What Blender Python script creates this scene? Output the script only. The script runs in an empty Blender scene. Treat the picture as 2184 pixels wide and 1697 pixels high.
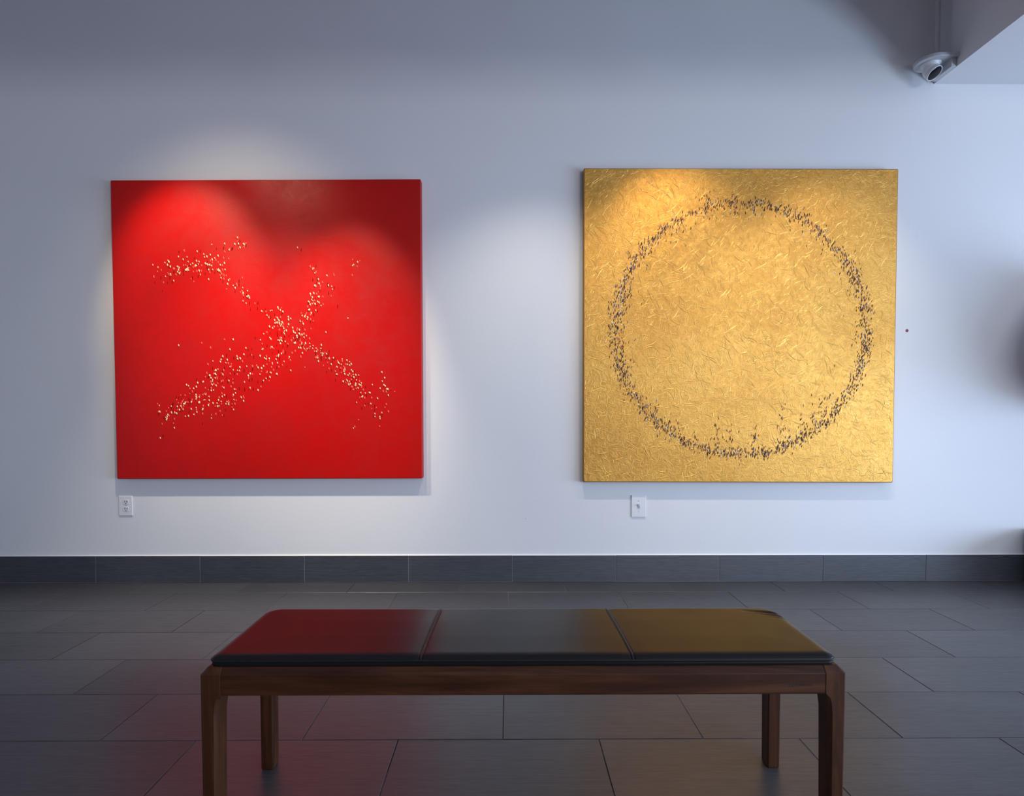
import bpy, bmesh, math, random
from mathutils import Vector, Matrix, noise

C = bpy.context.scene.collection
S = bpy.context.scene
rnd = random.Random(7)

# ------------------------------------------------------------------ camera
F_PX, PP_Y, PITCH, YAW, ROLL, CAM_H, CAM_D = 1294.29, 924.57, -0.03234, 0.00617, -0.00047, 0.98733, 3.55032
IMG_W, IMG_H = 2184.0, 1697.0
cam = bpy.data.cameras.new('camera')
cam.sensor_fit = 'HORIZONTAL'
cam.sensor_width = 36.0
cam.lens = 36.0 * F_PX / IMG_W
cam.shift_y = (PP_Y - IMG_H / 2) / IMG_W
cam.clip_start = 0.02
cam_o = bpy.data.objects.new('camera', cam)
C.objects.link(cam_o)
fwd = Vector((math.sin(YAW) * math.cos(PITCH), math.cos(YAW) * math.cos(PITCH), math.sin(PITCH)))
right = Vector((math.cos(YAW), -math.sin(YAW), 0))
up = right.cross(fwd)
r2 = right * math.cos(ROLL) + up * math.sin(ROLL)
u2 = up * math.cos(ROLL) - right * math.sin(ROLL)
m = Matrix((r2, u2, -fwd)).transposed().to_4x4()
m.translation = Vector((0, -CAM_D, CAM_H))
cam_o.matrix_world = m
S.camera = cam_o

# ------------------------------------------------------------------ world, daylight, exposure
S.view_settings.view_transform = 'Standard'
S.view_settings.look = 'None'
S.view_settings.gamma = 1.0
S.view_settings.use_curve_mapping = False
S.view_settings.exposure = 0.0
S.cycles.use_denoising = True
S.cycles.max_bounces = 8
S.cycles.diffuse_bounces = 5
S.cycles.sample_clamp_indirect = 4.0
w = bpy.data.worlds.new('sky')
S.world = w
w.use_nodes = True
w.node_tree.nodes['Background'].inputs[0].default_value = (0.45, 0.62, 1.0, 1)
w.node_tree.nodes['Background'].inputs[1].default_value = 0.6

ROOM_L, ROOM_R, ROOM_F, ROOM_T = -5.0, 5.2, -8.5, 3.62
DAY = (0.56, 0.735, 1.0)


def area(name, loc, direction, sx, sy, energy, col, spread=math.pi):
    l = bpy.data.lights.new(name, 'AREA')
    l.shape = 'RECTANGLE'
    l.size, l.size_y = sx, sy
    l.energy = energy
    l.color = col
    l.spread = spread
    o = bpy.data.objects.new(name, l)
    C.objects.link(o)
    o.location = loc
    o.rotation_euler = Vector(direction).to_track_quat('-Z', 'Y').to_euler()
    return o


# daylight coming in through the low shop window on the right plus fill from an added one behind
area('daylight_right', (ROOM_R - 0.06, -3.5, .76), (-1, 0, 0), 5.0, 1.12, 206, (.55, .72, 1.0))
area('daylight_fill', (3.75, ROOM_F + 0.06, 1.90), (0, 1, 0), 2.6, 1.45, 126, (.90, .93, 1.0))  # added fill, as if from a window behind the camera

# ------------------------------------------------------------------ helpers
def link(o, parent=None):
    C.objects.link(o)
    if parent is not None:
        o.parent = parent
        o.matrix_parent_inverse = Matrix.Identity(4)
        o.location = o.location - world_of(parent)
    return o


def world_of(o):
    v = Vector(o.location)
    while o.parent is not None:
        o = o.parent
        v = v + Vector(o.location)
    return v


def mesh_obj(name, bm, mat, parent=None, smooth=False, loc=(0, 0, 0)):
    """bm is in world coordinates; loc becomes the object's origin"""
    me = bpy.data.meshes.new(name)
    if Vector(loc).length > 0:
        bmesh.ops.translate(bm, verts=bm.verts, vec=-Vector(loc))
    bm.to_mesh(me)
    bm.free()
    for mm in (mat if isinstance(mat, (list, tuple)) else [mat]):
        me.materials.append(mm)
    if smooth:
        for p in me.polygons:
            p.use_smooth = True
    o = bpy.data.objects.new(name, me)
    o.location = loc
    return link(o, parent)


def empty(name, loc, label, cat, group=None):
    o = bpy.data.objects.new(name, None)
    o.empty_display_size = 0.05
    o.location = loc
    C.objects.link(o)
    return tag(o, label, cat, group)


def tag(o, label, cat, group=None):
    o['label'] = label
    o['category'] = cat
    if group:
        o['group'] = group
    return o


def add_box(bm, lo, hi, bevel=0.0, seg=2):
    r = bmesh.ops.create_cube(bm, size=1)
    vs = r['verts']
    lo, hi = Vector(lo), Vector(hi)
    for v in vs:
        v.co = Vector((lo[i] + (v.co[i] + .5) * (hi[i] - lo[i]) for i in range(3)))
    if bevel:
        es = list({e for v in vs for e in v.link_edges})
        bmesh.ops.bevel(bm, geom=es, offset=bevel, segments=seg, affect='EDGES', profile=0.6)
    return bm


def box(lo, hi, bevel=0.0, seg=2):
    return add_box(bmesh.new(), lo, hi, bevel, seg)


def add_lathe(bm, prof, n, mtx):
    """prof: list of (radius, height) about local z"""
    rings = []
    for r, h in prof:
        if r < 1e-6:
            rings.append([bm.verts.new(mtx @ Vector((0, 0, h)))])
        else:
            rings.append([bm.verts.new(mtx @ Vector((r * math.cos(2 * math.pi * i / n), r * math.sin(2 * math.pi * i / n), h))) for i in range(n)])
    for a, b in zip(rings, rings[1:]):
        for i in range(n):
            j = (i + 1) % n
            if len(a) == 1 and len(b) == 1:
                continue
            if len(a) == 1:
                bm.faces.new((a[0], b[j], b[i]))
            elif len(b) == 1:
                bm.faces.new((a[i], a[j], b[0]))
            else:
                bm.faces.new((a[i], a[j], b[j], b[i]))
    bmesh.ops.recalc_face_normals(bm, faces=bm.faces)
    return bm


def axis_mtx(origin, direction):
    q = Vector(direction).normalized().to_track_quat('Z', 'Y')
    mt = q.to_matrix().to_4x4()
    mt.translation = Vector(origin)
    return mt


def add_loft(bm, sections, cap=True):
    """sections: equal-length loops of points"""
    rings = [[bm.verts.new(p) for p in s] for s in sections]
    n = len(rings[0])
    for a, b in zip(rings, rings[1:]):
        for i in range(n):
            j = (i + 1) % n
            bm.faces.new((a[i], a[j], b[j], b[i]))
    if cap:
        bm.faces.new(rings[0][::-1])
        bm.faces.new(rings[-1])
    bmesh.ops.recalc_face_normals(bm, faces=bm.faces)
    return bm


# ------------------------------------------------------------------ materials
class NT:
    def __init__(self, name):
        self.m = bpy.data.materials.new(name)
        self.m.use_nodes = True
        self.t = self.m.node_tree
        self.b = self.t.nodes['Principled BSDF']

    def n(self, typ, **kw):
        nd = self.t.nodes.new(typ)
        for k, v in kw.items():
            if k in nd.inputs:
                nd.inputs[k].default_value = v
            else:
                setattr(nd, k, v)
        return nd

    def l(self, a, b):
        self.t.links.new(a, b)

    def coords(self, scale=(1, 1, 1), src='Object'):
        tc = self.n('ShaderNodeTexCoord')
        mp = self.n('ShaderNodeMapping')
        mp.inputs['Scale'].default_value = scale
        self.l(tc.outputs[src], mp.inputs[0])
        return mp.outputs[0]

    def world(self, scale=(1, 1, 1)):
        g = self.n('ShaderNodeNewGeometry')
        mp = self.n('ShaderNodeMapping')
        mp.inputs['Scale'].default_value = scale
        self.l(g.outputs['Position'], mp.inputs[0])
        return mp.outputs[0]

    def noise(self, co, scale, detail=4, rough=.55, dist=0):
        nd = self.n('ShaderNodeTexNoise')
        nd.inputs['Scale'].default_value = scale
        nd.inputs['Detail'].default_value = detail
        nd.inputs['Roughness'].default_value = rough
        nd.inputs['Distortion'].default_value = dist
        self.l(co, nd.inputs['Vector'])
        return nd.outputs['Fac']

    def ramp(self, fac, stops):
        nd = self.n('ShaderNodeValToRGB')
        el = nd.color_ramp.elements
        while len(el) < len(stops):
            el.new(.5)
        for e, (p, c) in zip(el, stops):
            e.position = p
            e.color = (*c, 1) if len(c) == 3 else c
        self.l(fac, nd.inputs[0])
        return nd.outputs[0]

    def rng(self, fac, a, b, c, d):
        nd = self.n('ShaderNodeMapRange')
        for i, v in enumerate((a, b, c, d)):
            nd.inputs[i + 1].default_value = v
        self.l(fac, nd.inputs[0])
        return nd.outputs[0]

    def math(self, op, a, b):
        nd = self.n('ShaderNodeMath', operation=op)
        for i, v in enumerate((a, b)):
            if isinstance(v, (int, float)):
                nd.inputs[i].default_value = v
            else:
                self.l(v, nd.inputs[i])
        return nd.outputs[0]

    def bump(self, h, strength, dist=.002):
        nd = self.n('ShaderNodeBump')
        nd.inputs['Strength'].default_value = strength
        nd.inputs['Distance'].default_value = dist
        self.l(h, nd.inputs['Height'])
        self.l(nd.outputs[0], self.b.inputs['Normal'])

    def set(self, **kw):
        names = dict(color='Base Color', rough='Roughness', metal='Metallic', ior='IOR', spec='Specular IOR Level',
                     coat='Coat Weight', coat_r='Coat Roughness', trans='Transmission Weight', em='Emission Color', es='Emission Strength', alpha='Alpha')
        for k, v in kw.items():
            i = self.b.inputs[names[k]]
            if hasattr(v, 'links') or isinstance(v, bpy.types.NodeSocket):
                self.l(v, i)
            else:
                i.default_value = (*v, 1) if isinstance(v, tuple) and len(v) == 3 else v
        return self


def plain(name, color, rough=.5, metal=0.0, **kw):
    return NT(name).set(color=color, rough=rough, metal=metal, **kw).m


def wall_paint(name, col):
    t = NT(name)
    co = t.world()
    big = t.noise(co, .9, 3, .5)
    t.set(color=t.ramp(big, [(.3, tuple(c * .97 for c in col)), (.7, col)]), rough=.62, spec=.25)
    a = t.noise(co, 38, 4, .6)
    b = t.noise(co, 5, 3, .5)
    h = t.math('ADD', t.math('MULTIPLY', a, .55), t.math('MULTIPLY', b, 1.3))
    # a few old fillings and nicks in the plaster: small raised lumps
    g = t.n('ShaderNodeNewGeometry')
    for (x, z, r, k) in ((2.335, 2.085, .016, 1.6), (2.385, 2.02, .018, 1.8), (2.36, 2.07, .01, .8), (.105, .375, .006, 2.4), (2.53, 1.945, .012, -.7), (-.45, 1.1, .012, .5), (2.62, 2.2, .01, .5)):
        d = t.n('ShaderNodeVectorMath', operation='DISTANCE')
        t.l(g.outputs['Position'], d.inputs[0])
        d.inputs[1].default_value = (x, 0, z)
        h = t.math('ADD', h, t.rng(d.outputs['Value'], 0, r, k, 0))
    t.bump(h, .22, .004)
    return t.m


def tile_mat(name, lo, hi, rough=.4):
    t = NT(name)
    co = t.world()
    st = t.world((2.2, 90, 110))
    streak = t.noise(st, 1.0, 5, .65)
    st2 = t.world((16, 330, 350))
    fine = t.noise(st2, 1.0, 2, .5)
    cloud = t.noise(co, 2.2, 3, .5)
    oi = t.n('ShaderNodeObjectInfo')
    f = t.math('ADD', t.math('MULTIPLY', streak, .42), t.math('MULTIPLY', fine, .58))
    f = t.math('ADD', f, t.math('MULTIPLY', t.math('SUBTRACT', oi.outputs['Random'], .5), .12))
    f = t.math('ADD', f, t.math('MULTIPLY', t.math('SUBTRACT', cloud, .5), .25))
    t.set(color=t.ramp(f, [(.28, lo), (.72, hi)]), rough=t.rng(f, .3, .7, rough + .06, rough - .05), spec=.62)
    t.bump(f, .16, .0012)
    return t.m


def wood_mat(name, axis):
    t = NT(name)
    long_, cross = 1.6, 22
    sc = [cross] * 3
    sc[axis] = long_
    co = t.world(tuple(sc))
    g1 = t.noise(co, 1.0, 6, .6, 1.4)
    sc2 = [160] * 3
    sc2[axis] = 5
    pores = t.noise(t.world(tuple(sc2)), 1.0, 3, .6)
    f = t.math('ADD', t.math('MULTIPLY', g1, .8), t.math('MULTIPLY', pores, .2))
    t.set(color=t.ramp(f, [(.3, (.024, .007, .003)), (.5, (.066, .022, .009)), (.7, (.125, .047, .020))]), rough=t.rng(pores, .3, .7, .46, .36), spec=.26)
    t.bump(f, .12, .001)
    return t.m


M_WALL = wall_paint('white_wall_paint', (.80, .80, .815))
M_CEIL = plain('ceiling_paint', (.62, .62, .64), .8)
M_CEIL2 = plain('added_ceiling_paint', (.84, .84, .86), .8)
M_BACK = plain('grey_wall_paint', (.30, .30, .31), .7)
M_SOFFIT = plain('soffit_paint', (.74, .74, .755), .7)
M_TILE = tile_mat('charcoal_floor_tile', (.042, .042, .046), (.094, .094, .101), .38)
M_BASE = tile_mat('charcoal_skirting_tile', (.030, .034, .043), (.085, .090, .105), .42)
M_GROUT = NT('grout')
_c = M_GROUT.noise(M_GROUT.world((1, 1, 1)), 1.7, 3, .6)
M_GROUT = M_GROUT.set(color=M_GROUT.ramp(_c, [(.42, (.025, .025, .028)), (.58, (.24, .24, .25))]), rough=.85).m
M_GROUT_L = plain('light_grout', (.30, .31, .33), .85)
M_CAULK = plain('white_caulk', (.86, .86, .87), .5)
M_WX, M_WY, M_WZ = (wood_mat('walnut_' + 'xyz'[i], i) for i in range(3))
M_JOINT = plain('dark_joint', (.006, .003, .002), .8)
M_PLATE = plain('white_plastic_plate', (.80, .80, .82), .3)
M_DARK = plain('dark_slot', (.01, .01, .012), .6)
M_SCREW = plain('screw_metal', (.55, .55, .57), .35, 1.0)
M_GREYP = plain('light_grey_plastic', (.50, .51, .53), .45)
M_WHITEP = plain('white_camera_plastic', (.74, .75, .78), .35)
M_LENS = plain('black_lens_glass', (.003, .003, .005), .05, spec=.16)
M_CONDUIT = plain('painted_conduit', (.52, .52, .53), .55)
M_FRAME = plain('dark_window_frame', (.03, .03, .033), .4, .6)
M_LAMPW = plain('white_lamp_enamel', (.7, .7, .7), .4)

t = NT('black_leather')
co = t.world()
grain = t.noise(co, 420, 3, .6)
soft = t.noise(co, 7, 2, .5)
t.set(color=(.013, .0125, .0135), rough=t.rng(soft, .3, .7, .30, .35), spec=.20)
t.bump(grain, .10, .0006)
M_LEATHER = t.m
M_STITCH = plain('leather_welt', (.016, .015, .016), .42, spec=.3)

t = NT('red_lacquer_paint')
co = t.world()
cl0 = t.noise(co, 3.2, 6, .62, .35)
ml = t.noise(co, 9.5, 8, .68, .5)
cl = t.math('ADD', t.math('MULTIPLY', cl0, .45), t.math('MULTIPLY', ml, .55))
fine = t.noise(co, 90, 3, .6)
weave = t.noise(t.world((40, 40, 160)), 1.0, 3, .6)
t.set(color=t.ramp(cl, [(.3, (.46, .0025, .002)), (.5, (.53, .003, .002)), (.75, (.59, .005, .003))]), rough=t.rng(cl, .38, .66, .48, .27), spec=.36)
h = t.math('ADD', t.math('MULTIPLY', cl, 1.2), t.math('ADD', t.math('MULTIPLY', fine, .15), t.math('MULTIPLY', weave, .2)))
t.bump(h, .25, .004)
M_RED = t.m
M_RED_SIDE = plain('red_canvas_edge', (.45, .012, .012), .6)

t = NT('gold_leaf_paint')
co = t.world()
v1 = t.noise(co, 21, 6, .68, 1.5)
v2 = t.noise(co, 75, 4, .65, .8)
v3 = t.noise(co, 2.1, 3, .5)
f = t.math('ADD', t.math('MULTIPLY', v1, .5), t.math('MULTIPLY', v3, .5))
t.set(color=t.ramp(f, [(.3, (.53, .25, .046)), (.52, (.66, .345, .072)), (.72, (.76, .44, .11))]), rough=.42, metal=.78, spec=.5)
h = t.math('ADD', t.math('MULTIPLY', v1, 1.0), t.math('MULTIPLY', v2, .35))
t.bump(h, .5, .006)
M_GOLD = t.m
M_GOLD_RIDGE = plain('gold_impasto', (.78, .45, .11), .38, .72)
M_GOLD_SIDE = plain('gold_canvas_edge', (.40, .20, .055), .5, .5)

M_CREAM = plain('paint_cream', (.92, .72, .40), .5)
M_PINK = plain('paint_salmon', (.85, .13, .075), .55)
M_MAROON = plain('paint_maroon', (.13, .004, .003), .8, spec=.05)
M_WHITE = plain('paint_white', (.85, .82, .76), .5)
M_BROWN = plain('paint_dark_brown', (.050, .026, .018), .6)
M_PURPLE = plain('paint_grey_purple', (.22, .16, .19), .6)
M_BLUE = plain('paint_blue', (.08, .14, .33), .6)
M_BRICK = plain('paint_brick_red', (.32, .05, .03), .6)
M_TAN = plain('paint_tan', (.42, .22, .10), .6)

# ------------------------------------------------------------------ room shell
def structure(name, bm, mat, parent=None, smooth=False):
    o = mesh_obj(name, bm, mat, parent, smooth)
    o['kind'] = 'structure'
    return o


structure('wall_back', box((ROOM_L - .15, 0, -.05), (ROOM_R + .15, .15, ROOM_T + .1)), M_WALL)
structure('wall_left', box((ROOM_L - .15, ROOM_F, -.05), (ROOM_L, 0, ROOM_T + .1)), M_WALL)


def holed(axis_fixed, lo, hi, a0, a1, z0, z1):
    """a wall slab with one rectangular opening: axis 0 = slab normal to x, 1 = normal to y"""
    bm = bmesh.new()
    lo, hi = list(lo), list(hi)
    k = 1 - axis_fixed
    for (p0, p1, q0, q1) in ((lo[k], a0, lo[2], hi[2]), (a1, hi[k], lo[2], hi[2]), (a0, a1, lo[2], z0), (a0, a1, z1, hi[2])):
        l, h = lo[:], hi[:]
        l[k], h[k], l[2], h[2] = p0, p1, q0, q1
        add_box(bm, l, h)
    return bm


structure('wall_right', holed(0, (ROOM_R, ROOM_F, -.05), (ROOM_R + .15, 0, ROOM_T + .1), -6.05, -.95, .18, 1.36), M_WALL)
structure('wall_front', holed(1, (ROOM_L, ROOM_F - .15, -.05), (ROOM_R, ROOM_F, ROOM_T + .1), 2.4, 5.1, 1.12, 2.67), M_BACK)
structure('ceiling', box((ROOM_L, -1.55, ROOM_T), (ROOM_R, 0, ROOM_T + .1)), M_CEIL)
bm = box((ROOM_L, ROOM_F, 2.74), (ROOM_R, -1.62, 2.84))  # unseen low ceiling, added to keep window light off the upper wall
add_box(bm, (ROOM_L, -1.62, 2.74), (ROOM_R, -1.55, ROOM_T + .1))
structure('ceiling_added', bm, M_CEIL2)
SOF_X, SOF_Z = 2.458, 2.889
structure('trim_1', box((SOF_X, -1.55, SOF_Z), (ROOM_R, 0, ROOM_T)), M_SOFFIT)

# windows (outside the frame: daylight on the right, an added one behind for fill)
t = NT('window_glass')
t.t.nodes.remove(t.b)
out = t.t.nodes['Material Output']
gl = t.n('ShaderNodeBsdfGlossy')
gl.inputs['Roughness'].default_value = .02
tr = t.n('ShaderNodeBsdfTransparent')
mx = t.n('ShaderNodeMixShader')
mx.inputs[0].default_value = .08
t.l(tr.outputs[0], mx.inputs[1])
t.l(gl.outputs[0], mx.inputs[2])
t.l(mx.outputs[0], out.inputs[0])
M_GLASS = t.m


def window(name, normal_axis, pos, a0, a1, z0, z1, bars):
    bm = bmesh.new()

    def seg(p0, p1, q0, q1, d=.04):
        if normal_axis == 0:
            add_box(bm, (pos, p0, q0), (pos + d, p1, q1))
        else:
            add_box(bm, (p0, pos - d, q0), (p1, pos, q1))
    seg(a0, a1, z0, z0 + .05)
    seg(a0, a1, z1 - .05, z1)
    for a in [a0 + (a1 - a0) * i / bars for i in range(bars + 1)]:
        seg(max(a0, a - .025), min(a1, a + .025), z0, z1)
    o = structure(name, bm, M_FRAME)
    bm = bmesh.new()
    if normal_axis == 0:
        add_box(bm, (pos + .015, a0 + .03, z0 + .03), (pos + .021, a1 - .03, z1 - .03))
    else:
        add_box(bm, (a0 + .03, pos - .021, z0 + .03), (a1 - .03, pos - .015, z1 - .03))
    mesh_obj('pane', bm, M_GLASS, o)
    return o


window('window_1', 0, ROOM_R + .03, -6.05, -.95, .18, 1.36, 4)
window('window_added', 1, ROOM_F - .03, 2.4, 5.1, 1.12, 2.67, 4)  # unseen window added around the fill light

# ------------------------------------------------------------------ floor: charcoal tiles on a bed of grout
TL, TW, GAP = .61, .305, .0027
W1 = .2124
floor = structure('floor', box((ROOM_L, ROOM_F, -.06), (ROOM_R, 0, -.0022)), M_GROUT)
OFFS = {1: -.287, 2: 0.0, 3: .302, 4: -.0137, 5: .294, 6: -.017, 7: .275}


def row_y(k):
    return (0.0 if k == 1 else -W1 - TW * (k - 2)), -W1 - TW * (k - 1)


tile_cache = {}


def tile_mesh(sx, sy, th):
    key = (round(sx, 4), round(sy, 4))
    if key not in tile_cache:
        bm = box((-sx / 2, -sy / 2, -th), (sx / 2, sy / 2, 0), .0011, 1)
        me = bpy.data.meshes.new('tile')
        bm.to_mesh(me)
        bm.free()
        me.materials.append(M_TILE)
        tile_cache[key] = me
    return tile_cache[key]


rest = bmesh.new()
n_rows = int((-ROOM_F - W1) / TW) + 1
for k in range(1, n_rows + 1):
    y1, y0 = row_y(k)
    if k == 1:
        y1 = -.0125
    y0 = max(y0, ROOM_F)
    off = OFFS.get(k, .285 if k % 2 else -.02)
    i0 = math.floor((ROOM_L - off) / TL)
    for i in range(i0, i0 + 19):
        x0, x1 = max(off + i * TL, ROOM_L), min(off + (i + 1) * TL, ROOM_R)
        if x1 - x0 < .02:
            continue
        sx, sy = x1 - x0 - GAP, y1 - y0 - GAP
        if sy < .02:
            continue
        cx, cy = (x0 + x1) / 2, (y0 + y1) / 2
        if k <= 11 and -3.8 < cx < 4.2:
            o = bpy.data.objects.new('tile', tile_mesh(sx, sy, .009))
            o.location = (cx, cy, rnd.uniform(-.0003, .0003))
            o.rotation_euler = (rnd.uniform(-.0006, .0006), rnd.uniform(-.0004, .0004), 0)
            link(o, floor)
        else:
            add_box(rest, (cx - sx / 2, cy - sy / 2, -.009), (cx + sx / 2, cy + sy / 2, 0))
o = mesh_obj('outer_tiles', rest, M_TILE, floor)
o['kind'] = 'stuff'

# skirting: cut tiles along the back wall, white caulk bead on top
BH, BT = .1567, .0105
base = structure('baseboard_back', box((ROOM_L, -.0085, .0), (ROOM_R, 0, BH - .003)), M_GROUT_L)
i0 = math.floor((ROOM_L - .02404) / TL)
skirt_me = {}
for i in range(i0, i0 + 19):
    x0, x1 = max(.02404 + i * TL, ROOM_L), min(.02404 + (i + 1) * TL, ROOM_R)
    if x1 - x0 < .02:
        continue
    sx = x1 - x0 - .0026
    key = round(sx, 4)
    if key not in skirt_me:
        bm = box((-sx / 2, -BT, .0018), (sx / 2, 0, BH), .001, 1)
        me = bpy.data.meshes.new('tile')
        bm.to_mesh(me)
        bm.free()
        me.materials.append(M_BASE)
        skirt_me[key] = me
    o = bpy.data.objects.new('tile', skirt_me[key])
    o.location = ((x0 + x1) / 2, -rnd.uniform(0, .0012), rnd.uniform(-.0006, .0006))
    link(o, base)
bm = bmesh.new()
prev = []
secs = []
nx = 120
for i in range(nx + 1):
    x = ROOM_L + (ROOM_R - ROOM_L) * i / nx
    wv = .0008 * noise.noise(Vector((x * 5, 0, 3)))
    secs.append([(x, 0, BH - .001), (x, -BT * .9, BH - .001), (x, -BT * .75, BH + .0022 + wv), (x, -.002, BH + .0052 + wv * 2), (x, 0, BH + .0062 + wv * 2)])
add_loft(bm, secs)
mesh_obj('caulk_bead', bm, M_CAULK, base, True)

# ------------------------------------------------------------------ paintings
PD = .05                                  # canvas depth


def canvas(corners, mat_face, mat_side, root, loc):
    """corners TL TR BR BL as (x, z) on the front plane; face slightly rounded over the stretcher"""
    bm = bmesh.new()
    cx = sum(c[0] for c in corners) / 4
    cz = sum(c[1] for c in corners) / 4

    def loop(inset, y):
        pts = []
        for (x, z), sx, sz in zip(corners, (1, -1, -1, 1), (-1, -1, 1, 1)):
            r = .006
            # three points per rounded corner
            X, Z = x + sx * inset, z + sz * inset
            pts.append(((X, y, Z + sz * r), (X + sx * r * .3, y, Z + sz * r * .3), (X + sx * r, y, Z)))
        out = []
        for i, p in enumerate(pts):
            out += list(p) if i % 2 == 0 else list(p[::-1])
        return out
    rings = [loop(0, -.004), loop(0, -PD + .005), loop(.0012, -PD + .0018), loop(.005, -PD)]
    vr = [[bm.verts.new(p) for p in r] for r in rings]
    n = len(vr[0])
    for a, b in zip(vr, vr[1:]):
        for i in range(n):
            j = (i + 1) % n
            f = bm.faces.new((a[i], a[j], b[j], b[i]))
            f.material_index = 1
    f = bm.faces.new(vr[-1])
    f.material_index = 0
    bm.faces.new(vr[0][::-1]).material_index = 1
    bmesh.ops.recalc_face_normals(bm, faces=bm.faces)
    return mesh_obj('canvas', bm, [mat_face, mat_side], root, False, loc)


def fig(bm, x, z, y, hw, hh, dp, mat, lean=0):
    """one dab of paint: a small six-sided bead standing proud of the canvas"""
    pts = []
    for a in range(6):
        an = math.pi / 6 + a * math.pi / 3
        dx, dz = hw * math.cos(an), hh * math.sin(an)
        pts.append(bm.verts.new((x + dx + lean * dz, y, z + dz)))
    top = [bm.verts.new((x + .55 * hw * math.cos(math.pi / 6 + a * math.pi / 3) + lean * .55 * hh * math.sin(math.pi / 6 + a * math.pi / 3), y - dp,
                         z + .55 * hh * math.sin(math.pi / 6 + a * math.pi / 3))) for a in range(6)]
    for a in range(6):
        b = (a + 1) % 6
        f = bm.faces.new((pts[a], top[a], top[b], pts[b]))
        f.material_index = mat
        f.smooth = True
    f = bm.faces.new(top[::-1])
    f.material_index = mat
    f.smooth = True


# ---- red painting
RC = [(-2.257, 2.314), (-.497, 2.324), (-.495, .615), (-2.255, .614)]
red = empty('painting', (-1.376, 0, .615), 'glossy red square canvas with an X of tiny cream figures', 'painting')
canvas(RC, M_RED, M_RED_SIDE, red, (-1.376, 0, 1.465))


def rpt(px, py):
    """photograph position inside the red picture -> x, z on its face"""
    tt = (py - 382) / 638.5
    xl, xr = 235 + 14 * tt, 897 + 4.5 * tt
    return -2.257 + 1.76 * (px - xl) / (xr - xl), 2.318 - 1.704 * tt


bm = bmesh.new()
marks = []


def scatter(path, n, w0, w1):
    L = [0]
    for a, b in zip(path, path[1:]):
        L.append(L[-1] + math.hypot(b[0] - a[0], b[1] - a[1]))
    for _ in range(n):
        s = rnd.random()
        d = s * L[-1]
        i = max(j for j in range(len(L) - 1) if L[j] <= d)
        f = (d - L[i]) / max(1e-6, L[i + 1] - L[i])
        wd = w0 + (w1 - w0) * s
        a, b = path[i], path[i + 1]
        marks.append((a[0] + (b[0] - a[0]) * f + rnd.gauss(0, wd * .5), a[1] + (b[1] - a[1]) * f + rnd.gauss(0, wd)))


scatter([(345, 575), (390, 568), (430, 562)], 85, 17, 14)
scatter([(425, 560), (460, 545), (500, 525), (527, 512)], 48, 16, 8)
scatter([(440, 560), (485, 592), (520, 625), (560, 657), (600, 685)], 80, 7, 12)
scatter([(585, 672), (625, 712), (655, 735)], 85, 15, 13)
scatter([(640, 728), (690, 755), (735, 795), (770, 822)], 110, 10, 16)
scatter([(735, 795), (775, 835), (800, 870)], 45, 16, 14)
scatter([(812, 800), (826, 830), (828, 865), (800, 885)], 20, 9, 9)
scatter([(655, 700), (665, 650), (678, 615), (670, 590)], 75, 20, 12)
scatter([(700, 640), (708, 590), (712, 575)], 10, 8, 6)
scatter([(752, 572), (766, 552)], 7, 6, 5)
scatter([(660, 555), (672, 580)], 6, 5, 5)
scatter([(620, 715), (580, 750), (530, 775), (480, 800)], 130, 22, 34)
scatter([(500, 785), (450, 820), (410, 845)], 120, 32, 22)
scatter([(420, 840), (375, 868), (340, 888)], 70, 17, 12)
scatter([(600, 775), (550, 815), (500, 850), (440, 880)], 40, 8, 10)
marks += [(381, 733), (430, 728), (449, 738), (742, 675), (634, 525), (642, 530), (336, 858), (340, 862), (348, 928), (342, 932), (372, 910),
          (754, 911), (757, 908), (765, 893), (810, 907), (495, 866), (480, 872), (800, 880), (800, 886), (328, 587), (326, 562), (735, 788), (740, 765),
          (650, 780), (620, 787), (720, 650), (695, 705)]
for (px, py) in marks:
    x, z = rpt(px, py)
    r = rnd.random()
    k = rnd.uniform(.8, 1.25)
    if r < .42:
        fig(bm, x - .0026, z - .0056, -PD + .0004, .0027 * k, .0075 * k, .0006, 2, .1)  # maroon dab painted in as the cream figure's shadow
        fig(bm, x, z, -PD + .0003, .0033 * k, .0064 * k, .0026, 0, -.18)
    elif r < .76:
        fig(bm, x - .0016, z - .0065, -PD + .0004, .0018 * k, .0070 * k, .0005, 2, .1)  # painted shadow dab again, below the salmon figure
        fig(bm, x, z, -PD + .0003, .0031 * k, .0070 * k, .002, 1, -.15)
    else:
        fig(bm, x, z, -PD + .0003, .0022 * k, .0115 * k, .0014, 2, .08)
o = mesh_obj('painted_figures', bm, [M_CREAM, M_PINK, M_MAROON], red, False, (-1.376, 0, 1.465))
o['kind'] = 'stuff'
o['label'] = 'tiny raised cream and maroon figures with painted shadows forming an X'

# ---- gold painting
GC = [(.431, 2.387), (2.231, 2.386), (2.235, .588), (.434, .593)]
gold = empty('painting', (1.333, 0, .59), 'textured gold square canvas with a ring of tiny dark figures', 'painting')
canvas(GC, M_GOLD, M_GOLD_SIDE, gold, (1.333, 0, 1.49))
bm = bmesh.new()


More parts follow.
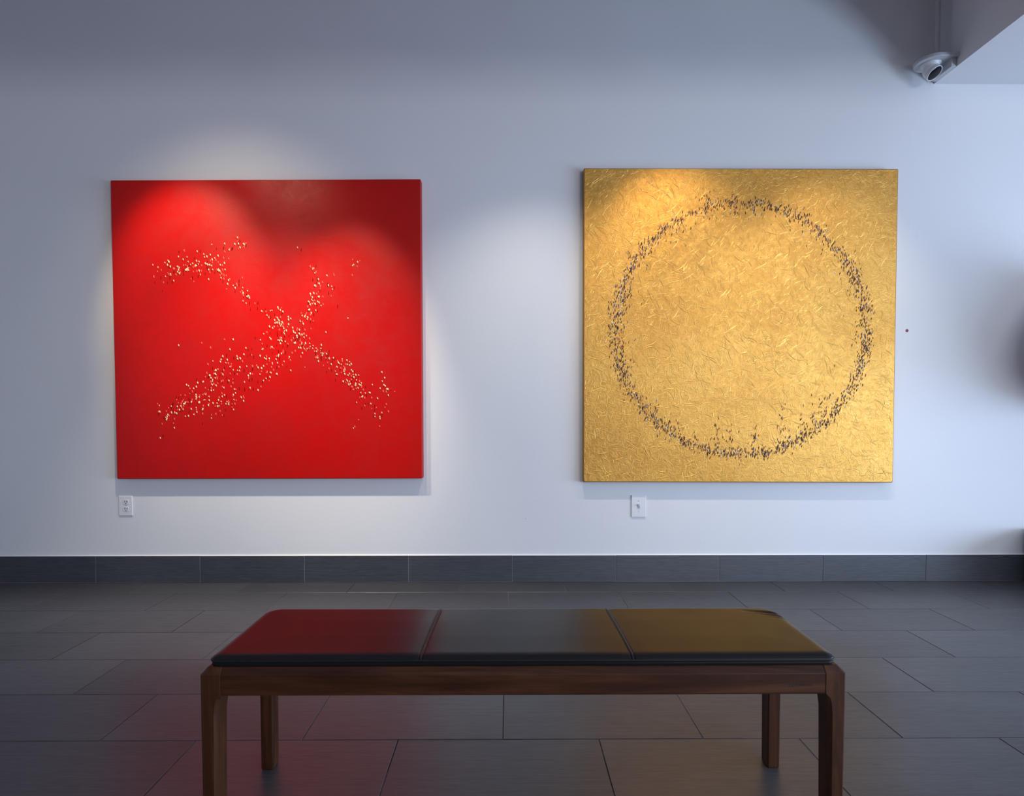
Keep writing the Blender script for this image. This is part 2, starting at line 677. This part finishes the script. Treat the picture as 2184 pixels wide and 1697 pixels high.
def stroke(x, z, ang, ln, wd, ht, curl):
    n = max(3, int(ln / .011))
    pts = []
    a = ang
    px, pz = x - .5 * ln * math.cos(ang), z - .5 * ln * math.sin(ang)
    for i in range(n + 1):
        pts.append((px, pz, a))
        a += curl / n + rnd.gauss(0, .16)
        px += ln / n * math.cos(a)
        pz += ln / n * math.sin(a)
    if any(not (.436 < p[0] < 2.229 and .595 < p[1] < 2.383) for p in pts):
        return
    prev = None
    for i, (sx, sz, sa) in enumerate(pts):
        tpr = math.sin(math.pi * (i + .35) / (n + .7))
        ww = wd * (.35 + .65 * tpr)
        hh = ht * (.2 + .8 * tpr)
        nx, nz = -math.sin(sa), math.cos(sa)
        ring = [bm.verts.new((sx + nx * ww, -PD + .0003, sz + nz * ww)),
                bm.verts.new((sx + nx * ww * .3, -PD - hh, sz + nz * ww * .3)),
                bm.verts.new((sx - nx * ww * .6, -PD - hh * .55, sz - nz * ww * .6)),
                bm.verts.new((sx - nx * ww * 1.2, -PD + .0003, sz - nz * ww * 1.2))]
        if prev:
            for q in range(3):
                f = bm.faces.new((prev[q], ring[q], ring[q + 1], prev[q + 1]))
                f.smooth = True
        prev = ring


for _ in range(8200):
    x, z = rnd.uniform(.44, 2.225), rnd.uniform(.6, 2.38)
    field = noise.noise(Vector((x * 1.3, z * 1.3, 5))) * 3.5
    ang = field + rnd.gauss(0, .9)
    big = rnd.random() < .11
    ln = rnd.uniform(.045, .085) if big else rnd.uniform(.010, .036)
    stroke(x, z, ang, ln, rnd.uniform(.0018, .0031) if big else rnd.uniform(.0012, .0023), rnd.uniform(.0011, .0024) if big else rnd.uniform(.0005, .0015), rnd.gauss(0, .45))
bmesh.ops.recalc_face_normals(bm, faces=bm.faces)
o = mesh_obj('impasto_ridges', bm, M_GOLD_RIDGE, gold, False, (1.333, 0, 1.49))
o['kind'] = 'stuff'
o['label'] = 'short raised squiggles of gold paint'


def gpt(px, py):
    tt = (py - 358) / 670.5
    xl, xr = 1245 - .5 * tt, 1917 - 13 * tt
    return .432 + 1.801 * (px - xl) / (xr - xl), 2.387 - 1.797 * tt


bm = bmesh.new()
ring = []
RCX, RCY, RX, RY = 1580, 699, 267, 268


def on_ring(deg, dr):
    a = math.radians(deg)
    return RCX + (RX + dr) * math.cos(a), RCY + (RY + dr) * math.sin(a)


# angles: 0 right, 90 bottom, 180 left, 270 top of the ring
dens = [(-40, 0, 5.2, 14), (0, 40, 5.0, 12), (40, 75, 4.8, 11), (75, 110, 5.2, 11), (110, 150, 5.4, 12), (150, 200, 5.8, 15), (200, 235, 4.8, 11), (235, 262, 2.8, 7), (262, 290, 1.9, 8), (290, 320, 3.0, 9)]
for a0, a1, n_deg, sd in dens:
    for _ in range(int((a1 - a0) * n_deg * 1.22)):
        ring.append(on_ring(rnd.uniform(a0, a1), rnd.gauss(0, sd * .62)))
    for _ in range(int((a1 - a0) * .55)):
        ring.append(on_ring(rnd.uniform(a0, a1), -abs(rnd.gauss(10, 17))))
for (x, y, n, sx, sy) in ((1506, 440, 22, 6, 18), (1505, 427, 12, 10, 6), (1541, 428, 14, 12, 5), (1566, 434, 22, 4, 16), (1607, 440, 18, 5, 12), (1612, 426, 12, 9, 5), (1650, 440, 22, 14, 7),
                          (1441, 488, 16, 5, 16), (1712, 460, 26, 12, 9), (1738, 490, 18, 10, 12), (1398, 860, 16, 4, 18), (1532, 920, 14, 4, 12), (1555, 935, 10, 4, 14), (1670, 900, 26, 6, 22),
                          (1715, 905, 18, 6, 16), (1735, 890, 14, 5, 18), (1608, 930, 16, 5, 14), (1760, 860, 16, 10, 18), (1350, 545, 16, 9, 7), (1335, 625, 18, 10, 12), (1320, 660, 18, 10, 14),
                          (1845, 650, 20, 8, 18), (1850, 720, 20, 7, 18), (1325, 800, 20, 8, 18)):
    for _ in range(n):
        ring.append((x + rnd.gauss(0, sx), y + rnd.gauss(0, sy)))
for (px, py) in ring:
    x, z = gpt(px, py)
    k = rnd.uniform(.75, 1.3)
    r = rnd.random()
    left = px < 1420 and py < 720
    if r < .50:
        mi = 3
    elif r < .66:
        mi = 4
    elif r < .78:
        mi = 0 if r < .74 else 1
    elif r < .82:
        mi = 5 if left else 6
    elif r < .90:
        mi = 6
    else:
        mi = 7
    if mi in (0, 1):
        fig(bm, x, z, -PD + .0003, .0031 * k, .0055 * k, .0034, mi, -.2)
    else:
        fig(bm, x, z, -PD + .0003, .0023 * k, .0090 * k, .0030, mi, rnd.uniform(-.15, .45))
o = mesh_obj('painted_figures', bm, [M_WHITE, M_CREAM, M_MAROON, M_BROWN, M_PURPLE, M_BLUE, M_BRICK, M_TAN], gold, False, (1.333, 0, 1.49))
o['kind'] = 'stuff'
o['label'] = 'tiny dark brown and white figures forming a ring'

# ------------------------------------------------------------------ wall fittings
# power outlet
ox, oz = -2.237, .453
root = empty('power_outlet', (ox, 0, .395), 'white duplex power outlet on the wall under the red painting', 'outlet')
mesh_obj('plate', box((ox - .040, -.0065, .395), (ox + .040, 0, .511), .0035, 3), M_PLATE, root, False, (ox, 0, oz))
for dz in (.0215, -.0195):
    bm = bmesh.new()
    prof = []
    secs = []
    for y, k in ((-.006, 1.0), (-.0078, 1.0), (-.0085, .93)):
        secs.append([(ox + .004 + k * max(-.0172, min(.0172, .0195 * math.cos(a))), y, oz + dz + k * max(-.0145, min(.0145, .0172 * math.sin(a)))) for a in [2 * math.pi * i / 24 for i in range(24)]])
    add_loft(bm, secs)
    rc = mesh_obj('receptacle', bm, M_PLATE, root, False, (ox + .004, 0, oz + dz))
    for sx, hh in ((-.0062, .0062), (.0062, .0052)):
        mesh_obj('slot', box((ox + .004 + sx - .0019, -.0089, oz + dz - hh + .003), (ox + .004 + sx + .0019, -.008, oz + dz + hh + .003)), M_DARK, rc)
    mesh_obj('ground_hole', add_lathe(bmesh.new(), [(0, 0), (.0028, 0), (.0028, .0009), (0, .0009)], 12, axis_mtx((ox + .004, -.008, oz + dz - .0085), (0, -1, 0))), M_DARK, rc)
mesh_obj('screw', add_lathe(bmesh.new(), [(0, .0016), (.0022, .0012), (.003, 0)], 12, axis_mtx((ox + .004, -.0064, oz + .001), (0, -1, 0))), M_SCREW, root, True)

# light switch
sx0, sz0 = .7655, .4465
root = empty('light_switch', (sx0, 0, .382), 'white toggle light switch on the wall under the gold painting', 'switch')
mesh_obj('plate', box((sx0 - .0425, -.007, .382), (sx0 + .0425, 0, .511), .0035, 3), M_PLATE, root, False, (sx0, 0, sz0))
mesh_obj('toggle_slot', box((sx0 - .0075, -.0076, sz0 - .014), (sx0 + .0075, -.0068, sz0 + .014)), M_GREYP, root)
bm = bmesh.new()
add_loft(bm, [[(sx0 - .0052, -.0072, sz0 - .006), (sx0 + .0052, -.0072, sz0 - .006), (sx0 + .0052, -.0072, sz0 + .008), (sx0 - .0052, -.0072, sz0 + .008)],
              [(sx0 - .0042, -.020, sz0 + .006), (sx0 + .0042, -.020, sz0 + .006), (sx0 + .0042, -.022, sz0 + .014), (sx0 - .0042, -.022, sz0 + .014)]])
mesh_obj('toggle', bm, M_PLATE, root)
for dz in (.031, -.031):
    mesh_obj('screw', add_lathe(bmesh.new(), [(0, .0014), (.0024, .001), (.0032, 0)], 12, axis_mtx((sx0, -.0069, sz0 + dz), (0, -1, 0))), M_SCREW, root, True)

# little red dot beside the gold painting
bm = add_lathe(bmesh.new(), [(.0088, 0), (.0088, .0006), (.0082, .0008), (0, .0008)], 28, axis_mtx((2.331, 0, 1.473), (0, -1, 0)))
tag(mesh_obj('dot_sticker', bm, plain('dot_red', (.22, .02, .045), .5), None, False, (2.331, 0, 1.473)), 'small dark red dot sticker on the wall right of the gold painting', 'sticker')

# security camera under its bracket at the soffit
cx, cy = 2.366, -.112
root = empty('security_camera', (cx, cy, 2.86), 'white turret security camera hanging below the round bracket at the soffit', 'camera')
bm = bmesh.new()
zt, zb = 2.957, 2.936


def dshape(r, z, grow=0):
    pts = [(SOF_X - .0005, cy - r, z)]
    pts += [(cx - r * math.sin(a), cy - r * math.cos(a), z) for a in [math.pi * i / 20 for i in range(21)]]
    pts += [(SOF_X - .0005, cy + r, z)]
    return pts


add_loft(bm, [dshape(.082, zt), dshape(.088, zt - .004), dshape(.088, zb + .003), dshape(.085, zb)])
mesh_obj('bracket_plate', bm, M_GREYP, root, False, (cx, cy, zb))
mesh_obj('wall_mount', box((SOF_X - .030, cy - .066, 2.889), (SOF_X - .0005, cy + .088, zb + .001), .003, 2), M_GREYP, root)
bm = add_lathe(bmesh.new(), [(0, zb - .0), (.052, zb), (.052, zb - .005), (.044, zb - .010), (.041, zb - .022), (0, zb - .022)], 40, Matrix.Translation((cx - .006, cy, 0)))
mesh_obj('neck', bm, M_WHITEP, root, True)
nv = Vector((.32, -.53, -.80)).normalized()
ball = Vector((cx - .004, cy - .004, 2.899))
mt = axis_mtx(ball, nv)
BR = .043
prof = [(0, -BR)]
for i in range(1, 13):
    a = -math.pi / 2 + i * math.pi / 20
    prof.append((BR * math.cos(a), BR * math.sin(a)))
prof += [(BR * .99, .014), (BR * .97, .024)]
mesh_obj('housing', add_lathe(bmesh.new(), prof, 48, mt), M_WHITEP, root, True)
mesh_obj('bezel', add_lathe(bmesh.new(), [(.0415, .023), (.0425, .027), (.0414, .0294), (.0392, .0296), (.0386, .025), (.038, .021)], 48, mt), M_WHITEP, root, True)
mesh_obj('lens', add_lathe(bmesh.new(), [(.0386, .0235), (.034, .0255), (.026, .0272), (.012, .0284), (0, .0287)], 48, mt), M_LENS, root, True)

# conduit feeding the camera
bm = add_lathe(bmesh.new(), [(.0125, 2.957), (.0125, ROOM_T)], 20, Matrix.Translation((2.397, cy + .004, 0)))
add_lathe(bm, [(.0125, 2.966), (.0165, 2.966), (.0165, 2.957), (.0, 2.957)], 20, Matrix.Translation((2.397, cy + .004, 0)))
tag(mesh_obj('conduit', bm, M_CONDUIT, None, True, (2.388, cy + .004, 2.957)), 'thin grey vertical conduit pipe running up from the security camera', 'pipe')

# ------------------------------------------------------------------ bench
YF, YB = -2.214, -1.845
XL, XR = -.687, .757
ZT, ZC, ZR = .421, .4065, .359
bench = empty('bench', (.035, -2.03, 0), 'walnut wood bench with a black leather cushion in front of the paintings', 'bench')


def leg(xs, ys, sx, sy):
    """xs, ys outer corner; sx, sy = inward direction signs"""
    bm = bmesh.new()
    secs = []
    CH = .007

    def sec(z, wx, wy, ox=0.0, oy=0.0, c_in=CH):
        x0, y0 = xs + sx * ox, ys + sy * oy
        x1, y1 = xs + sx * wx, ys + sy * wy
        c = .004
        pts = [(x0 + sx * c, y0), (x1 - sx * c_in, y0), (x1, y0 + sy * c_in), (x1, y1 - sy * .003), (x1 - sx * .003, y1), (x0 + sx * .003, y1), (x0, y1 - sy * .003), (x0, y0 + sy * c)]
        return [(p[0], p[1], z) for p in pts]
    secs.append(sec(0, .0325, .047, .0018, .0015))
    secs.append(sec(.004, .0340, .048, .0008, .0008))
    secs.append(sec(.20, .0355, .050, .0006, .0004))
    secs.append(sec(.315, .0365, .052))
    secs.append(sec(.337, .0385, .054))
    secs.append(sec(.350, .0415, .055))
    secs.append(sec(.358, .0445, .055, c_in=.002))
    secs.append(sec(ZR + .002, .0455, .055, c_in=.0008))
    secs.append(sec(ZC, .0455, .055, c_in=.0008))
    secs.append(sec(ZT - .001, .0455, .055, .0115, .0125, c_in=.0006))
    secs.append(sec(ZT, .0450, .0545, .0135, .0145, c_in=.0006))
    add_loft(bm, secs)
    return bm


for (xs, sx) in ((XL, 1), (XR, -1)):
    for (ys, sy) in ((YF, 1), (YB, -1)):
        mesh_obj('leg', leg(xs, ys, sx, sy), M_WZ, bench, False, (xs + sx * .02, ys + sy * .025, .2))


def rail(x0, x1, y0, sy):
    bm = bmesh.new()
    d = .028
    pf = [(y0 + sy * .003, ZR), (y0 + sy * .0006, ZR + .002), (y0, ZR + .005), (y0, ZC - .001), (y0 + sy * .0008, ZC + .0005), (y0 + sy * .0125, ZT - .001), (y0 + sy * .0145, ZT), (y0 + sy * d, ZT), (y0 + sy * d, ZR)]
    add_loft(bm, [[(x, p[0], p[1]) for p in pf] for x in (x0, x1)])
    return bm


mesh_obj('long_rail', rail(XL + .0468, XR - .0468, YF, 1), M_WX, bench, False, (.035, YF, .39))
mesh_obj('long_rail', rail(XL + .0468, XR - .0468, YB, -1), M_WX, bench, False, (.035, YB, .39))
for x0, s in ((XL, 1), (XR, -1)):
    bm = bmesh.new()
    d = .028
    pf = [(x0 + s * .003, ZR), (x0, ZR + .004), (x0, ZC), (x0 + s * .0125, ZT - .001), (x0 + s * d, ZT), (x0 + s * d, ZR)]
    add_loft(bm, [[(p[0], y, p[1]) for p in pf] for y in (YF + .0558, YB - .0558)])
    mesh_obj('short_rail', bm, M_WY, bench, False, (x0, -2.03, .39))
# dark slats' support board under the cushion
mesh_obj('seat_board', box((XL + .03, YF + .03, .402), (XR - .03, YB - .03, .418)), M_JOINT, bench)
# maker's mark burnt into the front rail near the right leg (worn, only a ring and a few strokes remain)
bm = bmesh.new()
mx0, mz0 = .633, .3815
for i in range(22):
    a0, a1 = 2 * math.pi * i / 22, 2 * math.pi * (i + 1) / 22
    if 4 <= i <= 6:
        continue
    q = [(mx0 + r * math.cos(a), YF - .0003, mz0 + r * math.sin(a)) for r, a in ((.0033, a0), (.0052, a0), (.0052, a1), (.0033, a1))]
    bm.faces.new([bm.verts.new(p) for p in q])
for (dx, w_, h0, h1) in ((.0095, .0012, -.003, .003), (.012, .0012, -.001, .003), (.0145, .0012, -.003, .002), (.0195, .0012, -.003, .002), (.0225, .0012, -.003, .003), (.0255, .0012, -.003, .001),
                         (.0290, .0010, -.003, .003), (.0330, .0010, -.003, .002), (.0365, .0010, -.002, .002), (.041, .001, -.003, .002), (.046, .001, -.003, .003)):
    q = [(mx0 + dx - w_, YF - .0003, mz0 + h0), (mx0 + dx + w_, YF - .0003, mz0 + h0), (mx0 + dx + w_, YF - .0003, mz0 + h1), (mx0 + dx - w_, YF - .0003, mz0 + h1)]
    bm.faces.new([bm.verts.new(p) for p in q])
mesh_obj('maker_mark', bm, plain('burnt_mark', (.014, .006, .004), .6), bench)

# cushion: height field over a rounded rectangle
CX0, CX1, CY0, CY1 = -.672, .741, -2.206, -1.858
CR_F, CR_B = .022, .046
CB = .4205
SEAMS = ((-.2015, -.193), (.277, .2705))          # x at the front, x at the back


def seam_x(sm, y):
    f = (y - CY0) / (CY1 - CY0)
    return sm[0] + (sm[1] - sm[0]) * f


def edge_dist(x, y):
    mx_, my_ = (CX0 + CX1) / 2, (CY0 + CY1) / 2
    r = CR_F if y < my_ else CR_B
    qx, qy = abs(x - mx_) - (CX1 - CX0) / 2 + r, abs(y - my_) - (CY1 - CY0) / 2 + r
    return math.hypot(max(qx, 0), max(qy, 0)) + min(max(qx, qy), 0) - r


def cushion_h(x, y):
    d = max(0, -edge_dist(x, y))
    k = min(1, d / .026)
    h = .4345 + .0108 * math.sqrt(max(0, 1 - (1 - k) ** 2))
    h += .0022 * min(1, d / .12) + .0009 * noise.noise(Vector((x * 3.1, y * 4.5, 2)))
    for sm in SEAMS:
        e = x - seam_x(sm, y)
        h -= .0022 * math.exp(-(e / .0016) ** 2) + .0022 * math.exp(-((e - .0075) / .0016) ** 2) + .0012 * math.exp(-((e - .0035) / .02) ** 2)
    # creases at the far right corner
    for (ax, ay, bx, by, dep, wd) in ((.738, -1.925, .640, -1.897, .0042, .0070), (.738, -1.948, .665, -1.924, .0026, .0055), (.735, -1.966, .690, -1.950, .0012, .005)):
        vx, vy = bx - ax, by - ay
        tt = max(0, min(1, ((x - ax) * vx + (y - ay) * vy) / (vx * vx + vy * vy)))
        dd = math.hypot(x - ax - vx * tt, y - ay - vy * tt)
        h -= dep * (1 - tt) ** .6 * math.exp(-(dd / wd) ** 2)
        h += dep * .35 * (1 - tt) ** .6 * math.exp(-((dd - wd * 1.9) / wd) ** 2)
    return h


xs = set()
nx = 150
for i in range(nx + 1):
    xs.add(round(CX0 + (CX1 - CX0) * i / nx, 5))
for sm in SEAMS:
    for i in range(-9, 22):
        xs.add(round((sm[0] + sm[1]) / 2 + i * .0009 - .002, 5))
for i in range(1, 14):
    xs.add(round(CX0 + .03 * (i / 14) ** 2, 5))
    xs.add(round(CX1 - .03 * (i / 14) ** 2, 5))
    xs.add(round(CX1 - .03 - .006 * i, 5))
xs = sorted(xs)
ys = set(round(CY0 + (CY1 - CY0) * i / 70, 5) for i in range(71))
for i in range(1, 14):
    ys.add(round(CY0 + .03 * (i / 14) ** 2, 5))
    ys.add(round(CY1 - .03 * (i / 14) ** 2, 5))
ys = sorted(ys)


def snap(x, y, ins=0.0):
    """pull points outside the rounded corner back onto its arc"""
    mx_, my_ = (CX0 + CX1) / 2, (CY0 + CY1) / 2
    dx, dy = x - mx_, y - my_
    cr = CR_F if dy < 0 else CR_B
    hx, hy = (CX1 - CX0) / 2 - cr, (CY1 - CY0) / 2 - cr
    ex, ey = abs(dx) - hx, abs(dy) - hy
    if ex > 0 and ey > 0:
        # map the square corner patch onto the quarter disc
        mxx = max(ex, ey)
        ln_ = math.hypot(ex, ey)
        kk = mxx / ln_
        ex, ey = ex * kk, ey * kk
        return mx_ + math.copysign(hx + ex, dx), my_ + math.copysign(hy + ey, dy)
    return x, y


bm = bmesh.new()
grid = []
for j, y in enumerate(ys):
    row = []
    f = (y - CY0) / (CY1 - CY0)
    for x in xs:
        xx, yy = snap(x, y)
        # let the columns near a seam lean with it
        for sm in SEAMS:
            mid = (sm[0] + sm[1]) / 2
            wgt = max(0, 1 - abs(x - mid) / .15)
            xx += (seam_x(sm, y) - mid) * wgt
        row.append(bm.verts.new((xx, yy, cushion_h(xx, yy))))
    grid.append(row)
for a, b in zip(grid, grid[1:]):
    for i in range(len(a) - 1):
        bm.faces.new((a[i], a[i + 1], b[i + 1], b[i])).smooth = True
per = grid[0] + [r[-1] for r in grid[1:]] + grid[-1][-2::-1] + [r[0] for r in grid[-2:0:-1]]
mx_, my_ = (CX0 + CX1) / 2, (CY0 + CY1) / 2
last = per
for (z, ins) in ((.4325, .0002), (.4305, .0014), (.4285, .0006), (.4245, .0008), (.4215, .0030), (CB, .006)):
    cur = []
    for v in per:
        dx, dy = v.co.x - mx_, v.co.y - my_
        cur.append(bm.verts.new((mx_ + dx * (1 - ins / abs((CX1 - CX0) / 2)), my_ + dy * (1 - ins / abs((CY1 - CY0) / 2)), z)))
    for i in range(len(per)):
        j = (i + 1) % len(per)
        bm.faces.new((last[j], last[i], cur[i], cur[j])).smooth = True
    last = cur
bm.faces.new(last)
bmesh.ops.recalc_face_normals(bm, faces=bm.faces)
cush = mesh_obj('cushion', bm, M_LEATHER, bench, False, (.035, -2.03, .42))
cush['label'] = 'black leather cushion sewn in three panels'
# welt running round the cushion under its top edge
bm = bmesh.new()
loop = []
for k in range(4):
    CR = (CR_F, CR_B, CR_B, CR_F)[k]
    ccx, ccy = ((CX1 - CR, CY0 + CR), (CX1 - CR, CY1 - CR), (CX0 + CR, CY1 - CR), (CX0 + CR, CY0 + CR))[k]
    for i in range(9):
        a = -math.pi / 2 + k * math.pi / 2 + i * math.pi / 16
        loop.append((ccx, ccy, math.cos(a), math.sin(a), CR))
secs = []
for (ccx, ccy, ca, sa, CR) in loop:
    secs.append([(ccx + (CR + .0002 + .0019 * math.cos(b)) * ca, ccy + (CR + .0002 + .0019 * math.cos(b)) * sa, .4345 + .0019 * math.sin(b)) for b in [2 * math.pi * q / 8 for q in range(8)]])
rings = [[bm.verts.new(p) for p in s] for s in secs]
for i in range(len(rings)):
    a, b = rings[i], rings[(i + 1) % len(rings)]
    for q in range(8):
        bm.faces.new((a[q], b[q], b[(q + 1) % 8], a[(q + 1) % 8])).smooth = True
bmesh.ops.recalc_face_normals(bm, faces=bm.faces)
mesh_obj('piping', bm, M_STITCH, cush)
for sm in SEAMS:
    bm = bmesh.new()
    secs = []
    for i in range(61):
        y = CY0 + .004 + (CY1 - CY0 - .008) * i / 60
        x = seam_x(sm, y) + .0037
        z = cushion_h(x, y)
        secs.append([(x - .0026, y, z - .0008), (x - .0016, y, z + .0006), (x, y, z + .0011), (x + .0016, y, z + .0006), (x + .0026, y, z - .0008)])
    add_loft(bm, secs)
    mesh_obj('seam', bm, M_STITCH, cush, True)

# ------------------------------------------------------------------ track lights over the paintings (just above the frame)
TRY, TRZ = -1.02, 3.05
track = empty('light_track', (-.1, TRY, TRZ), 'white ceiling light track parallel to the back wall', 'light track')
mesh_obj('rail', box((-3.0, TRY - .018, TRZ), (2.35, TRY + .018, TRZ + .034), .003, 1), M_LAMPW, track)
for x in (-2.6, -.3, 2.1):
    mesh_obj('drop_rod', add_lathe(bmesh.new(), [(.006, TRZ + .03), (.006, ROOM_T)], 10, Matrix.Translation((x, TRY, 0))), M_LAMPW, track)


def track_lamp(x, target, energy, angle, blend, col, label, soft=.035):
    head = Vector((x, TRY, 2.80))
    d = (Vector(target) - head).normalized()
    rt = empty('spot_lamp', (x, TRY, TRZ), label, 'lamp', 'spot lamps on the ceiling track')
    mesh_obj('stem', add_lathe(bmesh.new(), [(.007, 2.83), (.007, TRZ)], 12, Matrix.Translation((x, TRY, 0))), M_LAMPW, rt)
    mt_ = axis_mtx(head - d * .05, d)
    mesh_obj('shade', add_lathe(bmesh.new(), [(0, -.05), (.032, -.05), (.040, -.02), (.042, .055), (.038, .055), (.036, -.01), (0, -.015)], 28, mt_), M_LAMPW, rt, True)
    l = bpy.data.lights.new('spot', 'SPOT')
    l.energy = energy
    l.color = col
    l.spot_size = math.radians(angle)
    l.spot_blend = blend
    l.shadow_soft_size = soft
    o = bpy.data.objects.new('spot_light', l)
    o.location = head + d * .02
    o.rotation_euler = d.to_track_quat('-Z', 'Y').to_euler()
    link(o, rt)


WARM = (1.0, .80, .56)
SOFTW = (1.0, .92, .81)
track_lamp(-1.86, (-1.82, 0, 1.70), 94, 46, .8, WARM, 'white spot lamp aimed at the left half of the red painting')
track_lamp(-.86, (-.92, 0, 1.32), 86, 41, .8, WARM, 'white spot lamp aimed at the right half of the red painting')
track_lamp(.95, (.98, 0, 1.72), 40, 56, .9, WARM, 'white spot lamp aimed at the left half of the gold painting')
track_lamp(1.80, (1.85, 0, 1.40), 38, 62, .95, SOFTW, 'white spot lamp aimed at the right half of the gold painting')
track_lamp(-1.36, (-1.30, 0, .26), 158, 66, 1.0, SOFTW, 'added white fill lamp over the middle of the red painting')  # the three wide floods are added to brighten the wall
track_lamp(.20, (.10, 0, .30), 54, 84, 1.0, SOFTW, 'added white fill lamp over the bare wall between the paintings')
track_lamp(1.38, (1.45, 0, .26), 44, 66, 1.0, SOFTW, 'added white fill lamp over the middle of the gold painting')
track_lamp(-1.58, (-1.56, 0, 1.60), 19, 92, 1.0, WARM, 'small added lamp for the glow at the top of the red painting')  # added for the glow around the canvas top

# ------------------------------------------------------------------ unseen form added beyond the right edge of the frame to shade the wall
root = empty('shadow_caster', (3.38, -.34, 0), 'added unseen rust form on a low plinth, shades the wall right of the gold painting', 'shadow_caster')
M_RUST = plain('rust_metal', (.34, .13, .085), .7)
mesh_obj('plinth', box((3.04, -.62, 0), (3.75, -.06, .32), .004, 1), M_DARK, root)
mesh_obj('stem', add_lathe(bmesh.new(), [(.03, .32), (.03, 1.06)], 16, Matrix.Translation((3.38, -.34, 0))), M_RUST, root, True)
bm = bmesh.new()
bmesh.ops.create_icosphere(bm, subdivisions=3, radius=1, matrix=Matrix.Translation((3.33, -.38, 1.36)) @ Matrix.Diagonal((.36, .30, .38, 1)))
for v in bm.verts:
    v.co += Vector(v.normal) * .05 * noise.noise(v.co * 4)
mesh_obj('body', bm, M_RUST, root, True)
